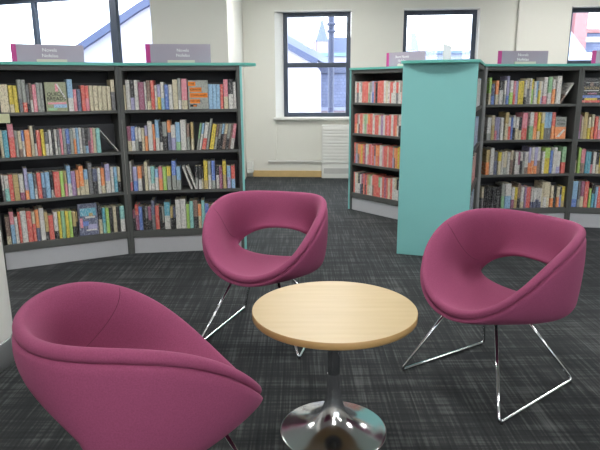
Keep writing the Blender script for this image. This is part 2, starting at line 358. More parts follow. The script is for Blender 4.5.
# unseen ceiling lights, with rows added as fill for bookcase fronts and back wall
M_lamp = emis('lamp_diffuser', (1, .985, .955, 1), LAMP)
nl = 0
LN = ['added fill row farthest behind the camera', 'added fill row just behind the camera', 'row over the table', 'added fill row over the bookcases', 'added fill row by the windows']
for j, y in enumerate((-2.6, -.4, 2.9, 5.0, 6.8)):
    for i, x in enumerate((-3.0, 0.2, 3.4)):
        r = empty('ceiling_and_fill_light', (x, y, CEIL)); nl += 1
        tag(r, 'square recessed ceiling light, %s of the %s' % (('left', 'middle', 'right')[i], LN[j]), 'ceiling light', 'square ceiling lights')
        MB().box((-.31,-.31,-.012), (.31,-.28,-.0005), M_white).box((-.31,.28,-.012), (.31,.31,-.0005), M_white).box((-.31,-.28,-.012), (-.28,.28,-.0005), M_white).box((.28,-.28,-.012), (.31,.28,-.0005), M_white).build('frame', r)
        MB().box((-.278,-.278,-.008), (.278,.278,-.0008), M_lamp).build('diffuser', r)

# ================================================================ BOOKCASES
SZ = [1.12, .81, .50, .185]
TOPZ = 1.441
def bay(root, P, Q, left=True, right=True, lmat=None, teal_left=False, teal_right=False, depth=.29, plinth=True):
    P_, rz, L = frame_of(P, Q); off = P_-Vector(root.location)
    off.z = 0
    def put(mb, name, bev=0): return mb.build(name, root, loc=off, rot=(0,0,rz), bevel=bev)
    xl = 0; xr = L
    if teal_left: put(MB().box((0,-.006,0), (.018,depth+.004,TOPZ), M_teal), 'end_panel', .002)['label'] = 'teal end panel'; xl = .018
    if teal_right: put(MB().box((L-.018,-.006,0), (L,depth+.004,TOPZ), M_teal), 'end_panel', .002)['label'] = 'teal end panel'; xr = L-.018
    put(MB().box((xl,0,0), (xl+.024,depth,TOPZ), lmat or M_steel), 'upright', .003)
    put(MB().box((xr-.024,0,0), (xr,depth,TOPZ), M_steel), 'upright', .003)
    a = xl+.0245; b = xr-.0245
    put(MB().box((a,depth-.012,.0), (b,depth,TOPZ), M_back), 'back_panel')
    put(MB().box((a,.004,TOPZ-.035), (b,depth-.013,TOPZ), M_steel), 'top_rail', .002)
    for z in SZ:
        lip = .052 if z < .3 else .022
        sh = MB().box((a,.003,z-.016), (b,depth-.013,z), M_steel).box((a,.002,z-lip), (b,.008,z), M_steel)
        put(sh, 'shelf', .0015)
        put(MB().box((a,.205,z+.0005), (b,.213,z+.20), M_stop), 'back_stop')
    if plinth: put(MB().box((a,.012,0), (b,.03,.128), M_plinth), 'plinth')
    return rz
A0 = (-2.146,4.004); AB = (-1.336,4.428); B1 = (-.434,4.547); D0 = (1.60,5.15); DE = (2.475,5.237); E1 = (3.365,5.052)
C0 = (.521,6.111); C1 = (1.093,5.40); PL_ = (.759,4.388); PR_ = (1.257,4.208); FB = (1.567,5.06); GB = (1.070,5.241)
def V0(p): return (p[0], p[1], 0)
bA = empty('bookcase', V0(A0)); tag(bA, 'leftmost bookcase bay, charcoal with a pale plinth, packed with books', 'bookcase')
bay(bA, A0, AB)
bB = empty('bookcase', V0(AB)); tag(bB, 'charcoal bookcase bay behind the middle chair, with a teal right end', 'bookcase')
bay(bB, AB, B1, teal_right=True)
bC = empty('bookcase', V0(C0)); tag(bC, 'bookcase bay of mostly red books left of the big teal panel', 'bookcase')
bay(bC, C0, C1, teal_left=True)
bD = empty('bookcase', V0(D0)); tag(bD, 'charcoal bookcase bay just right of the big teal panel', 'bookcase')
bay(bD, D0, DE, lmat=M_steel_lt)
bE = empty('bookcase', V0(DE)); tag(bE, 'bookcase bay cut off by the right edge of the photo', 'bookcase')
bay(bE, DE, E1)
# double-sided unit that ends in the big teal panel
bS = empty('double_sided_bookcase', V0(PR_)); tag(bS, 'double sided bookcase ending in a broad plain teal panel facing the chairs', 'bookcase')
dirp = (Vector(PR_)-Vector(PL_)).normalized(); nb = Vector((-dirp.y, dirp.x))        # nb points away from the camera
pp, prz, pl = frame_of(PL_, PR_); o_ = pp-Vector(bS.location)
MB().box((0,0,0), (pl,.020,TOPZ), M_teal).build('end_panel', bS, loc=o_, rot=(0,0,prz), bevel=.002)['label'] = 'broad plain teal end panel'
s0 = Vector(PR_)+nb*.0205; s1 = Vector(PL_)+nb*.0205
bay(bS, (s0.x, s0.y), FB, depth=.262)
bay(bS, GB, (s1.x, s1.y), depth=.262)

# ---- teal top boards
def offp(p, q, d, t=0):
    P, Q = Vector(p), Vector(q); u = (Q-P).normalized(); n = Vector((-u.y, u.x)); r = P+u*t+n*d; return (r.x, r.y)
def isect(a, b, c, d):
    a, b, c, d = map(Vector, (a, b, c, d)); r = b-a; s = d-c; t = ((c-a).cross(s))/(r.cross(s)); q = a+r*t; return (q.x, q.y)
fr = -.012; bk = .31
pts = [offp(A0, AB, fr), isect(offp(A0,AB,fr), offp(A0,AB,fr,1), offp(AB,B1,fr), offp(AB,B1,fr,1))]
LB = (Vector(B1)-Vector(AB)).length
for t, d in ((LB, fr), (LB+.03, fr+.004), (LB+.07, .022), (LB+.105, .065), (LB+.118, .13), (LB+.112, .2), (LB+.08, .26), (LB+.03, bk)): pts.append(offp(AB, B1, d, t))
pts += [isect(offp(A0,AB,bk), offp(A0,AB,bk,1), offp(AB,B1,bk), offp(AB,B1,bk,1)), offp(A0, AB, bk)]
tb = MB().prism(pts, 1.442, 1.462, M_teal_edge).build('top_board', bevel=.003)
tag(tb, 'teal top board with a rounded overhang, lying over the left bookcases', 'top board')
arc = []
for i in range(13):
    t = i/12; arc.append(offp(PL_, PR_, -.014-.085*math.sin(math.pi*t)**1.0, -.012+(pl+.024)*t))
pts = [offp(C0, C1, fr), offp(C0, C1, fr, .905), GB] + arc + [FB, offp(D0, DE, fr, -.01),
       isect(offp(D0,DE,fr), offp(D0,DE,fr,1), offp(DE,E1,fr), offp(DE,E1,fr,1)), offp(DE, E1, fr, .909), offp(DE, E1, bk, .909),
       isect(offp(D0,DE,bk), offp(D0,DE,bk,1), offp(DE,E1,bk), offp(DE,E1,bk,1)), offp(D0, DE, bk, -.01), offp(C0, C1, bk, .905), offp(C0, C1, bk)]
def poly_tri_prism(poly, z0, z1, m):
    from mathutils.geometry import tessellate_polygon
    a = sum(poly[i][0]*poly[(i+1) % len(poly)][1]-poly[(i+1) % len(poly)][0]*poly[i][1] for i in range(len(poly)))
    if a < 0: poly = poly[::-1]
    n = len(poly); tri = tessellate_polygon([[Vector((x, y, 0)) for x, y in poly]])
    v = [(x, y, z0) for x, y in poly]+[(x, y, z1) for x, y in poly]; f = []
    for t in tri:
        p = [Vector(poly[i]) for i in t]; up = (p[1]-p[0]).cross(p[2]-p[0]) > 0
        t = list(t) if up else list(t)[::-1]
        f.append([n+i for i in t]); f.append(t[::-1])
    return MB().add(v, f, m).add(v, [(i, (i+1) % n, n+(i+1) % n, n+i) for i in range(n)], m)
tb2 = poly_tri_prism(pts, 1.442, 1.462, M_teal_edge).build('top_board')
tag(tb2, 'teal top board over the right bookcases, bowed out above the teal panel', 'top board')

# ---- signs standing on the top boards
M_sign = mat('lilac_grey_acrylic', srgb(168,158,174), .25); M_mag = mat('magenta_vinyl', srgb(196,62,140), .4)
M_ink = mat('white_lettering', srgb(238,238,238), .5); M_hold = mat('pale_sign_holder', srgb(206,202,188), .5)
def sign(P, Q, s, w, h, lines, label, y=.08, size=.034, holder=(.33,.75), tx=.5, strip=.034):
    P_, rz, L = frame_of(P, Q)
    r = empty('shelf_sign', P_+Vector((math.cos(rz)*s-math.sin(rz)*y, math.sin(rz)*s+math.cos(rz)*y, 1.4625)), rz)
    tag(r, label, 'sign', 'signs on top of the bookcases')
    MB().box((strip,0,.003), (w,.005,h), M_sign).build('plate', r)
    q = MB().box((0,-.0005,.003), (strip,.0055,h), M_mag).build('colour_strip', r); q['label'] = 'magenta strip'
    MB().box((w*holder[0],-.016,.0), (w*holder[1],-.0008,.021), M_hold).build('holder', r)
    if lines: text('\n'.join(lines), size, M_ink, 'lettering', r, (w*tx,-.0012,h*.60), (math.pi/2,0,0), spacing=1.12)
    return r
sign(A0, AB, .219, .478, .122, ['Novels', 'Nofelau'], 'grey sign with magenta strip on the leftmost bookcase', tx=.52)
sign(AB, B1, .198, .482, .138, ['Novels', 'Nofelau'], 'grey sign with magenta strip on the bookcase behind the middle chair', tx=.57, size=.032)
sign(C0, C1, .42, .475, .130, ['Short Novels', 'Nofelau', 'Byrion'], 'grey sign with magenta strip left of the teal panel', size=.032, tx=.42)
sign(D0, DE, .14, .455, .112, ['Novels', 'Nofelau'], 'grey sign with magenta strip right of the teal panel', tx=.50)
sign(DE, E1, .085, .455, .112, ['Novels', 'Nofelau'], 'grey sign with magenta strip cut off by the right edge', tx=.50)
cl = (Vector(PL_)+Vector(PR_))/2
m1 = cl+nb*.40-dirp*.028; m2 = cl+nb*.80-dirp*.008
q_, rzs, Ls = frame_of((m1.x, m1.y), (m2.x, m2.y))
r = empty('shelf_sign', (m1.x, m1.y, 1.462), rzs)
tag(r, 'pale sign seen nearly edge on above the teal panel', 'sign', 'signs on top of the bookcases')
MB().box((0,-.0025,.003), (.40,.0025,.14), mat('pale_grey_acrylic', srgb(196,194,196), .3)).build('plate', r)
MB().box((.1,-.014,0), (.3,-.0028,.02), M_hold).build('holder', r)

# ---- price-rail label card on the leftmost shelf edge
P_, rz, L = frame_of(A0, AB)
lc = MB().box((0,-.0045,0), (.075,-.001,.062), mat('cream_card', srgb(206,208,170), .7)).build('shelf_label_card', loc=P_+Vector((math.cos(rz)*.085, math.sin(rz)*.085, 1.052)), rot=(0,0,rz))
tag(lc, 'cream label card hanging from the top shelf at the far left', 'label')

# ================================================================ BOOKS
def book_mesh(w, d, h, c1, c2, frac):
    """hard or paper covers with a slightly rounded spine facing -y, page block inside"""
    mb = MB(); t = .0014; e = min(.004, w*.25)
    out = [(-w/2,d), (-w/2,e*.7), (-w/2+e,0), (w/2-e,0), (w/2,e*.7), (w/2,d)]
    inn = [(w/2-t,d), (w/2-t,e+t), (-w/2+t,e+t), (-w/2+t,d)]
    pr = out+inn; n = len(pr); lv = [0, h*frac, h] if c2 else [0, h]
    v = [(x, y, z) for z in lv for x, y in pr]
    for j in range(len(lv)-1):
        m = BM[c1] if (j == len(lv)-2) else BM[c2]
        mb.add(v, [(j*n+i, j*n+(i+1) % n, (j+1)*n+(i+1) % n, (j+1)*n+i) for i in range(n)], m)
    k = (len(lv)-1)*n
    caps = [(0,1,8,9), (1,2,3,4,7,8), (4,5,6,7)]
    for base, m, flip in ((k, BM[c1], False), (0, BM[c2 or c1], True)):
        for c in caps:
            f = [base+i for i in c]; mb.add(v, [f[::-1] if flip else f], m)
    if w > 2*t+.001: mb.box((-w/2+t,e+t,.002), (w/2-t,d-.003,h-.004), M_page)
    return mb
OUT = {}
ORD = 'first second third fourth fifth sixth seventh eighth ninth tenth eleventh twelfth thirteenth fourteenth fifteenth sixteenth seventeenth eighteenth nineteenth twentieth twenty-first twenty-second twenty-third twenty-fourth twenty-fifth twenty-sixth twenty-seventh twenty-eighth twenty-ninth thirtieth thirty-first thirty-second'.split()
BAYS = {'A': (A0, AB, 'leftmost bookcase'), 'B': (AB, B1, 'bookcase behind middle chair'), 'D': (D0, DE, 'bookcase beside teal panel'), 'E': (DE, E1, 'bookcase at right edge')}
SH = ['top shelf', 'second shelf', 'third shelf', 'bottom shelf']
M_inkk = mat('black_print', srgb(30,28,30), .5); M_inkw = mat('white_print', srgb(238,236,232), .5)
M_org = mat('orange_print', srgb(244,140,40), .5)
def cover_art(kind, o, w, h):
    X = (math.pi/2,0,0); y = -.0012
    def patch(x0, x1, z0, z1, m, nm='cover_print', yy=-.0006):
        MB().box((x0*w-w/2,yy,z0*h), (x1*w-w/2,.0002,z1*h), m).build(nm, o)
    if kind == 'g':
        for (x0, x1, z0, z1, s) in ((.02,.38,.80,.95,'THE'), (.08,.68,.60,.75,'KERNON'), (.08,.97,.40,.56,'COMPLAINTS'), (.08,.58,.20,.34,'AND ONE')):
            patch(x0, x1, z0, z1, M_org)
            text(s, .021 if len(s) < 8 else .0195, M_inkk, 'lettering', o, (w*((x0+x1)/2-.5), y, h*(z0+.045)), X)
        patch(.08, .42, .08, .16, M_inkk); patch(.24, .40, .09, .13, M_org, 'cover_print', -.0011)
    elif kind == 'q':
        text('QUICK', .036, M_inkk, 'lettering', o, (-.005, y, h*.53), X); text('BREADS', .036, M_inkk, 'lettering', o, (0, y, h*.37), X)
        patch(.08, .95, .24, .31, BM['p']); patch(.35, .97, .12, .24, BM['s']); patch(.08, .5, .03, .12, BM['e'])
        MB().add([((.52-.5)*w,-.0016,.95*h), ((.60-.5)*w,-.0016,.95*h), ((.97-.5)*w,-.0016,.42*h), ((.90-.5)*w,-.0016,.42*h)], [(0,3,2,1)], BM['w']).build('cover_print', o)
        patch(.48, .62, .68, .95, BM['p'])
    elif kind == 'n':
        patch(.1, .92, .62, .86, BM['t']); patch(.45, .92, .16, .34, BM['x']); patch(.1, .5, .30, .45, BM['b']); 
        patch(.35, .85, .54, .60, BM['w'], 'cover_print', -.0011); patch(.55, .75, .60, .70, BM['d'], 'cover_print', -.0011); patch(.35, .9, .14, .18, BM['w'], 'cover_print', -.0011)
        patch(.06, .20, .25, .55, BM['p'], 'cover_print', -.0011)
    elif kind == 'o':
        patch(.0, 1., .55, 1., BM['g']); text('NOVEL', .026, M_inkk, 'lettering', o, (0, y, h*.80), X); text('STORY', .026, M_inkk, 'lettering', o, (.004, y, h*.64), X)
        MB().add([((.1-.5)*w,-.0016,.08*h), ((.4-.5)*w,-.0016,.08*h), ((.93-.5)*w,-.0016,.40*h), ((.80-.5)*w,-.0016,.46*h), ((.35-.5)*w,-.0016,.22*h)], [(0,1,2,3,4)], BM['w']).build('cover_print', o)
    elif kind == 'k':
        text('SAXON', .036, BM['d'], 'lettering', o, (0, y, h*.55), X)
        patch(.1, .9, .49, .515, M_inkw); patch(.15, .85, .80, .83, BM['g'])
        patch(.0, 1., .04, .13, BM['r']); patch(.15, .85, .13, .22, BM['y']); patch(.0, 1., .22, .32, BM['b']); patch(.3, .8, .36, .42, BM['m'])
        patch(.4, .58, .68, .84, BM['u'])
for key, row in BOOKS.items():
    P, Q, bname = BAYS[key[0]]; k = int(key[1])-1; z = SZ[k]; P_, rz, L = frame_of(P, Q)
    items = [q.split() for q in row.split(';')]; hs = sorted(int(q[2]) for q in items); med = hs[len(hs)//2]
    for i, (s, w, h, c) in enumerate(items):
        s = int(s)/1e4; w = int(w)/1e4; h = int(h)/1e3; face = c[-1] == 'f'; lean = 0; adj = ''
        if c[-1] == '+': lean = 10; adj = 'leaning'
        elif c[-1] == '-': lean = -19; adj = 'leaning'
        elif c[-1] == '*': lean = 32; adj = 'slumped'
        elif c[-1] == 'L': lean = -37; adj = 'slumped'
        c = c.rstrip('+-*Lf'); h = min(h, .262); a = math.radians(lean)
        mid = s+w/2+(.004 if abs(lean) > 25 else 0); c1 = c[0]; c2 = c[1] if len(c) > 1 else None
        if abs(lean) > 15 and c1 != 'w': pass
        if lean: w = w*math.cos(a)*.93; h = h/math.cos(a) if abs(lean) < 25 else .205
        if face:
            d = .022; mb = MB().box((-w/2,0,0), (w/2,.0016,h), BM[c1]).box((-w/2+.001,.0016,.002), (w/2-.002,d,h-.003), M_page).box((-w/2,d,0), (w/2,d+.0016,h), BM[c1]).box((-w/2,.0016,0), (-w/2+.001,d,h), BM[c1])
        else:
            d = min(.185, max(.1, h*R_.uniform(.62, .70))); w = max(.0045, w-.0013)
            if abs(lean) < 1 and lean == 0: d = min(d, .165)
            mb = book_mesh(w, d, h, c1, c2, R_.choice((.3, .42, .5, .6)))
        yy = .022+R_.uniform(-.004, .006)
        # lowest corner on the shelf
        cx = mid - math.sin(a)*h/2; cz = z+.0006+abs(math.sin(a))*w/2+(.0016 if face else 0)
        loc = P_+Vector((math.cos(rz)*cx-math.sin(rz)*yy, math.sin(rz)*cx+math.cos(rz)*yy, cz))
        o = mb.build('book', loc=loc, rot=(math.radians(-3) if face else 0, a, rz))
        n1 = PAL[c1][0]; col = n1
        if c2 and PAL[c2][0] != n1: col = n1+' and '+PAL[c2][0] if not face else n1
        if not adj and len(col.split()) < 3:
            adj = 'thin' if w < .0125 else ('tall' if h > med*1.09/1000 else ('short' if h < med*.92/1000 else ''))
        if face: lab = 'face-out %s book, %s from left on %s of %s' % (n1, ORD[i], SH[k], bname)
        else: lab = '%s %s book, %s from left on %s of %s' % (adj, col, ORD[i], SH[k], bname)
        lab = ' '.join(lab.split())
        if len(lab.split()) > 16: lab = lab.replace(' '+SH[k], ' '+SH[k].replace(' shelf', '')) 
        tag(o, lab, 'book', 'books on the %s of %s' % (SH[k], bname))
        if face: cover_art(c1, o, w, h)

# the remaining, foreshortened and mostly hidden books: one mass
mass = MB()
def mass_row(P, Q, k, seq, x0=.045, depth=.15, h0=.205):
    P_, rz, L = frame_of(P, Q); x = x0; i = 0
    while x < L-.05:
        c = seq[i % len(seq)]; i += 1; w = R_.uniform(.016, .032); h = h0*R_.uniform(.94, 1.04)
        if x+w > L-.028: break
        bm_ = book_mesh(w-.001, min(depth, .13+R_.uniform(0,.02)), h, c[0], c[1] if len(c) > 1 else None, .5)
        T = Matrix.Translation(P_+Vector((math.cos(rz)*(x+w/2)-math.sin(rz)*.022, math.sin(rz)*(x+w/2)+math.cos(rz)*.022, SZ[k]+.0006)))@Matrix.Rotation(rz, 4, 'Z')
        o = len(mass.v); mass.v += [T@p for p in bm_.v]
        for f, mi in zip(bm_.f, bm_.mi): mass.f.append([o+q for q in f]); mass.mi.append(mass.m(bm_.mats[mi])); mass.sm.append(False)
        x += w
CR = [['w','rz','w','gw','r','r','r','r','ce','g','gw','xb','r','k','r','r','r','w','c','w','r','rw','w'],
      ['r','ro','uw','wk','r','r','cw','e','cp','or','r','r','w','r','r','cw','v','w','r','p','r','w'],
      ['r','gx','ou','o','y','r','m','w','cp','r','p','r','nx','o','or','w','w','p','r','r','c','r'],
      ['r','w','cw','kw','wn','mk','r','mk','r','dc','ew','w','ru','r','r','r','er','w','r','m','r','c']]
for k in range(4): mass_row(C0, C1, k, CR[k], x0=.050, h0=(.205,.20,.205,.21)[k])
FR = [['w','cw','s','w','k'],['s','b','w','sn'],['r','cr','w','m','k'],['sn','s','n','k','w']]
for k in range(4): mass_row((s0.x, s0.y), FB, k, FR[k], x0=.03, h0=.215)
mo = mass.build('book_rows'); tag(mo, 'rows of mostly red books left of the teal panel and the foreshortened rows beside it', 'books'); mo['kind'] = 'stuff'

# ================================================================ TABLE
tbl = empty('coffee_table', (.1235,1.990,0)); tag(tbl, 'round coffee table with a pale wooden top on a polished metal trumpet base', 'table')
TZ = .500
MB().lathe([(.2985,-.004),(.3,-.0025),(.3,.0195),(.2985,.021)], M_edge, 128, cap=False).add(
    [(.2985*math.cos(2*math.pi*i/128), .2985*math.sin(2*math.pi*i/128), z) for z in (-.004,.021) for i in range(128)],
    [tuple(range(128))[::-1]], M_edge).build('edge_band', tbl, loc=(0,0,TZ-.021))['label'] = 'darker beech edge band'
MB().lathe([(.0001,.0213),(.2985,.0213),(.2988,.0208)], M_top, 128, smooth=False, cap=False).build('tabletop', tbl, loc=(0,0,TZ-.0213))
prof = [(.202,0),(.204,.002),(.2035,.005),(.199,.0075),(.19,.0095),(.17,.0145),(.145,.0205),(.12,.0285),(.098,.0385),(.077,.052),(.059,.069),(.0455,.090),(.0365,.114),(.0308,.14),(.0275,.165),(.0252,.19),(.0240,.24)]
def smooth_prof(p, n=4):
    out = []
    for i in range(len(p)-1):
        p0 = p[max(i-1,0)]; p1 = p[i]; p2 = p[i+1]; p3 = p[min(i+2,len(p)-1)]
        for k in range(n):
            t = k/n; out.append(tuple(.5*((2*p1[a])+(-p0[a]+p2[a])*t+(2*p0[a]-5*p1[a]+4*p2[a]-p3[a])*t*t+(-p0[a]+3*p1[a]-3*p2[a]+p3[a])*t**3) for a in (0,1)))
    return out+[p[-1]]
MB().lathe(smooth_prof(prof), M_alu, 96).build('trumpet_base', tbl)
MB().lathe([(.0236,.2405),(.0234,.26),(.0230,TZ-.034)], mat('satin_tube', srgb(170,171,175), .2, metal=1), 48).build('stem', tbl)
MB().lathe([(.11,TZ-.0335),(.11,TZ-.0255)], M_steel, 48).build('mounting_plate', tbl)

# ================================================================ CHAIRS
def rimc(a):
    c, s = math.cos(a), math.sin(a); c2 = math.cos(2*a)
    return Vector((.002+.319*c-.021*c2, .325*s-.009*math.sin(2*a)+.010*math.sin(3*a), .584-.177*c-.052*c2))
def holec(a):
    c, s = math.cos(a), math.sin(a)
    q = math.copysign(abs(s)**.87, s)
    return Vector((-.199+.048*c+.008*math.cos(2*a), .243*q+.014*math.sin(2*a), .452-.072*math.copysign(abs(c)**1.05, c)+.003*math.cos(2*a)))
Zv = Vector((0,0,1))
def bez(p0, p1, p2, p3, t): u = 1-t; return p0*u**3+p1*3*u*u*t+p2*3*u*t*t+p3*t**3
def section(a):
    c, s = math.cos(a), math.sin(a); f = (1+c)/2
    R = rimc(a); H = holec(a); e = 1e-3; t = rimc(a+e)-rimc(a-e); o = Vector((t.y, -t.x, 0)).normalized()
    r = .018
    Cc = R-o*(.0175)+Zv*(-.017+.044*f)
    off = -Zv*(.045*f+.030*s*s)+o*((1-f)**2*.046); lipd = (H-R).normalized()*.016
    HO = H+off
    RI = Cc-o*r
    sag = -Zv*(.016+.05*s*s*f+.02*s*s)+o*(.028*(1-f)+.02*s*s)
    L = RI-H
    pe = math.radians(108+42*(1-f)**.8); RI = Cc+o*r*math.cos(pe)+Zv*r*math.sin(pe); L = RI-H
    tg = -o*math.sin(pe)+Zv*math.cos(pe)
    inner = [bez(H, H+L*.30+sag, RI+tg*L.length*.30, RI, k/16) for k in range(17)]
    crest = [Cc+o*r*math.cos(p)+Zv*r*math.sin(p) for p in [pe+(math.radians(-38)-pe)*k/11 for k in range(1,12)]]
    groove = Cc+o*.005-Zv*.0160
    lip = [HO+lipd*.0, H+off*.85+lipd*.75, H+off*.5+lipd, H+off*.15+lipd*.75]
    cushion = lip[2:]+inner+crest+[Cc+o*.011-Zv*.0152, groove]
    S0 = Cc+o*.0215-Zv*.027; dip = .022+.085*s*s
    dz = S0.z-HO.z
    S1 = S0*.93+HO*.07+o*.012; S1.z = S0.z-.33*dz-dip*.55
    S2 = S0*.45+HO*.55+o*.012*(1-f); S2.z = HO.z-dip*.75+.10*dz*(1-f)
    body = [bez(S0, S1, S2, HO, k/20) for k in range(21)]
    shell = [groove, Cc+o*.012-Zv*.0180, Cc+o*.018-Zv*.0210]+body+[lip[1], lip[2]]
    return cushion, shell, inner
def chair_meshes():
    N = 144; secs = [section(2*math.pi*i/N) for i in range(N)]
    res = []
    for w in (0, 1):
        m = len(secs[0][w]); v = [p for s_ in secs for p in s_[w]]; f = []
        for i in range(N):
            j = (i+1) % N
            for k in range(m-1): f.append((i*m+k, i*m+k+1, j*m+k+1, j*m+k))
        res.append(MB().add(v, [q[::-1] for q in f] if w == 0 else [q[::-1] for q in f], M_fabric, True))
    return res
def fillet(pts, rad, n=6):
    pts = [Vector(p) for p in pts]; out = [pts[0]]
    for i in range(1, len(pts)-1):
        a = (pts[i-1]-pts[i]).normalized(); b = (pts[i+1]-pts[i]).normalized(); th = a.angle(b); d = rad/math.tan(th/2)
        p0 = pts[i]+a*d; p1 = pts[i]+b*d
        for k in range(n+1):
            t = k/n; out.append(p0*(1-t)**2+pts[i]*2*t*(1-t)+p1*t*t)
    out.append(pts[-1]); return out
def make_chair(label):
    root = empty('tub_chair'); tag(root, label, 'chair', 'mauve tub chairs around the coffee table')
    cu, sh = chair_meshes()
    cush = cu.build('cushion', root); shell = sh.build('outer_shell', root)
    for sgn in (1, -1):
        a = math.radians(93)*sgn; inner = section(a)[2]
        MB().tube([p+Zv*.0006 for p in inner[1:]], 0.0011, M_seam, 6).build('seam', cush)
    rr = .0068; ff, fb = .290, -.266; fwf, fwb = .268, .238
    for sgn in (1, -1):
        TF = (.150, sgn*.120, .335); F = (ff, sgn*fwf, rr+.002); B = (fb, sgn*fwb, rr+.002); TB = (-.045, sgn*.09, .345)
        lg = MB().tube(fillet([TF, F, B, TB], .016), rr, M_chrome, 14).build('sled_leg', root); lg['label'] = 'thin chrome sled leg'
        for (x, fw) in ((ff-.018, fwf-.001), (fb+.018, fwb+.001)):
            MB().lathe([(.0001,0),(.008,0),(.009,.003),(.007,.006)], M_dark, 16, cap=False).build('glide', lg, loc=(x, sgn*fw, 0))
    MB().box((-.07,-.13,.338), (.17,-.10,.344), M_steel).box((-.07,.10,.338), (.17,.13,.344), M_steel).box((.02,-.1,.339), (.06,.1,.343), M_steel).build('seat_mount', root)
    return root
def copy_tree(o, parent=None):
    c = o.copy(); COL.objects.link(c); c.parent = parent
    if parent: c.matrix_parent_inverse = o.matrix_parent_inverse.copy()
    for ch in list(o.children): copy_tree(ch, c)
    return c
ch1 = make_chair('mauve tub chair at front left, its back turned to the camera')
CH = [(-.430,1.522,.577, None), (-.181,2.928,-1.869, 'mauve tub chair between the table and the bookcases, facing the camera'),
      (.855,2.398,-2.535, 'mauve tub chair at right of the table, chrome sled legs in full view')]
for i, (x, y, a, lab) in enumerate(CH):
    c = ch1 if i == 0 else copy_tree(ch1)
    c.location = (x, y, 0); c.rotation_euler = (0, 0, a)
    if lab: c['label'] = lab

# ================================================================ OUTSIDE THE WINDOWS
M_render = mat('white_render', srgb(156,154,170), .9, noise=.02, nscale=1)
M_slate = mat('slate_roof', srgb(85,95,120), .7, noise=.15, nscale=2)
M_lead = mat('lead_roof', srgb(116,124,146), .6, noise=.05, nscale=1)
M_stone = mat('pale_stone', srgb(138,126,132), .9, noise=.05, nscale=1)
M_brick = None
def brick():
    m = bpy.data.materials.new('red_brick'); m.use_nodes = True; nt = m.node_tree; b = nt.nodes['Principled BSDF']; b.inputs['Roughness'].default_value = .9
    t = nt.nodes.new('ShaderNodeTexBrick'); t.inputs['Color1'].default_value = srgb(140,88,90); t.inputs['Color2'].default_value = srgb(150,104,106)
    t.inputs['Mortar'].default_value = srgb(150,126,126); t.inputs['Scale'].default_value = 6; t.inputs['Mortar Size'].default_value = .012
    tc = nt.nodes.new('ShaderNodeTexCoord'); mp = nt.nodes.new('ShaderNodeMapping'); mp.inputs['Rotation'].default_value = (math.pi/2,0,0)
    nt.links.new(tc.outputs['Object'], mp.inputs['Vector']); nt.links.new(mp.outputs['Vector'], t.inputs['Vector']); nt.links.new(t.outputs['Color'], b.inputs['Base Color'])
    return m
M_brick = brick()
def slates():
    m = bpy.data.materials.new('slate_tiles'); m.use_nodes = True; nt = m.node_tree; b = nt.nodes['Principled BSDF']; b.inputs['Roughness'].default_value = .8
    t = nt.nodes.new('ShaderNodeTexBrick'); t.inputs['Color1'].default_value = srgb(84,92,120); t.inputs['Color2'].default_value = srgb(94,104,132)
    t.inputs['Mortar'].default_value = srgb(62,70,98); t.inputs['Scale'].default_value = 4; t.inputs['Mortar Size'].default_value = .02
    t.inputs['Brick Width'].default_value = .42; t.inputs['Row Height'].default_value = .36
    tc = nt.nodes.new('ShaderNodeTexCoord'); mp = nt.nodes.new('ShaderNodeMapping'); mp.inputs['Rotation'].default_value = (math.pi/2,0,0)
    nt.links.new(tc.outputs['Object'], mp.inputs['Vector']); nt.links.new(mp.outputs['Vector'], t.inputs['Vector']); nt.links.new(t.outputs['Color'], b.inputs['Base Color'])
    return m
M_tiles = slates()
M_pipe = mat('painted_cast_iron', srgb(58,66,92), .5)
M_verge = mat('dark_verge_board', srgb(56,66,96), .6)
def xz(poly, y0, y1, m, mb=None):
    """outline in x,z given a real depth from y0 to y1"""
    mb = mb or MB(); n = len(poly)
    a = sum(poly[i][0]*poly[(i+1) % n][1]-poly[(i+1) % n][0]*poly[i][1] for i in range(n))
    if a > 0: poly = poly[::-1]
    v = [(x, y0, z) for x, z in poly]+[(x, y1, z) for x, z in poly]
    f = [tuple(range(n))[::-1], tuple(range(n, 2*n))]+[(i, (i+1) % n, n+(i+1) % n, n+i) for i in range(n)]
    return mb.add(v, f, m)
GZ = -4.0
ground = MB().box((-60,9.3,GZ-.2), (90,160,GZ), mat('street_asphalt', srgb(150,150,155), .9)).build('ground'); struct(ground)
# drainpipe outside window 1
dp = empty('drainpipe', (.565,10.6,GZ)); tag(dp, 'thick blue grey drainpipe outside the window between the bookcases', 'drainpipe')
MB().lathe([(.052,0),(.052,6.9)], M_pipe, 24).build('pipe', dp)
for z in (6.30, 6.18): MB().lathe([(.052,z),(.078,z+.008),(.078,z+.045),(.052,z+.055)], M_pipe, 24).build('collar', dp)
# church spire far away
sp = empty('church_spire', (4.2,110,GZ)); tag(sp, 'distant pointed church spire seen through the tall window', 'spire')
MB().lathe([(1.25,13.0),(.03,17.2)], M_slate, 8, smooth=False).build('spire_roof', sp)
MB().lathe([(1.22,0),(1.22,12.99)], M_stone, 8, smooth=False).build('tower', sp)
MB().box((-1.75,-.3,0), (-1.25,.3,13.6), M_stone).build('turret', sp)
MB().box((-8,2,0), (12,6,11.6), M_stone).build('nave', sp)
MB().box((2,1.8,8.72), (7.0,1.95,13.9), M_slate).build('nave_roof', sp)
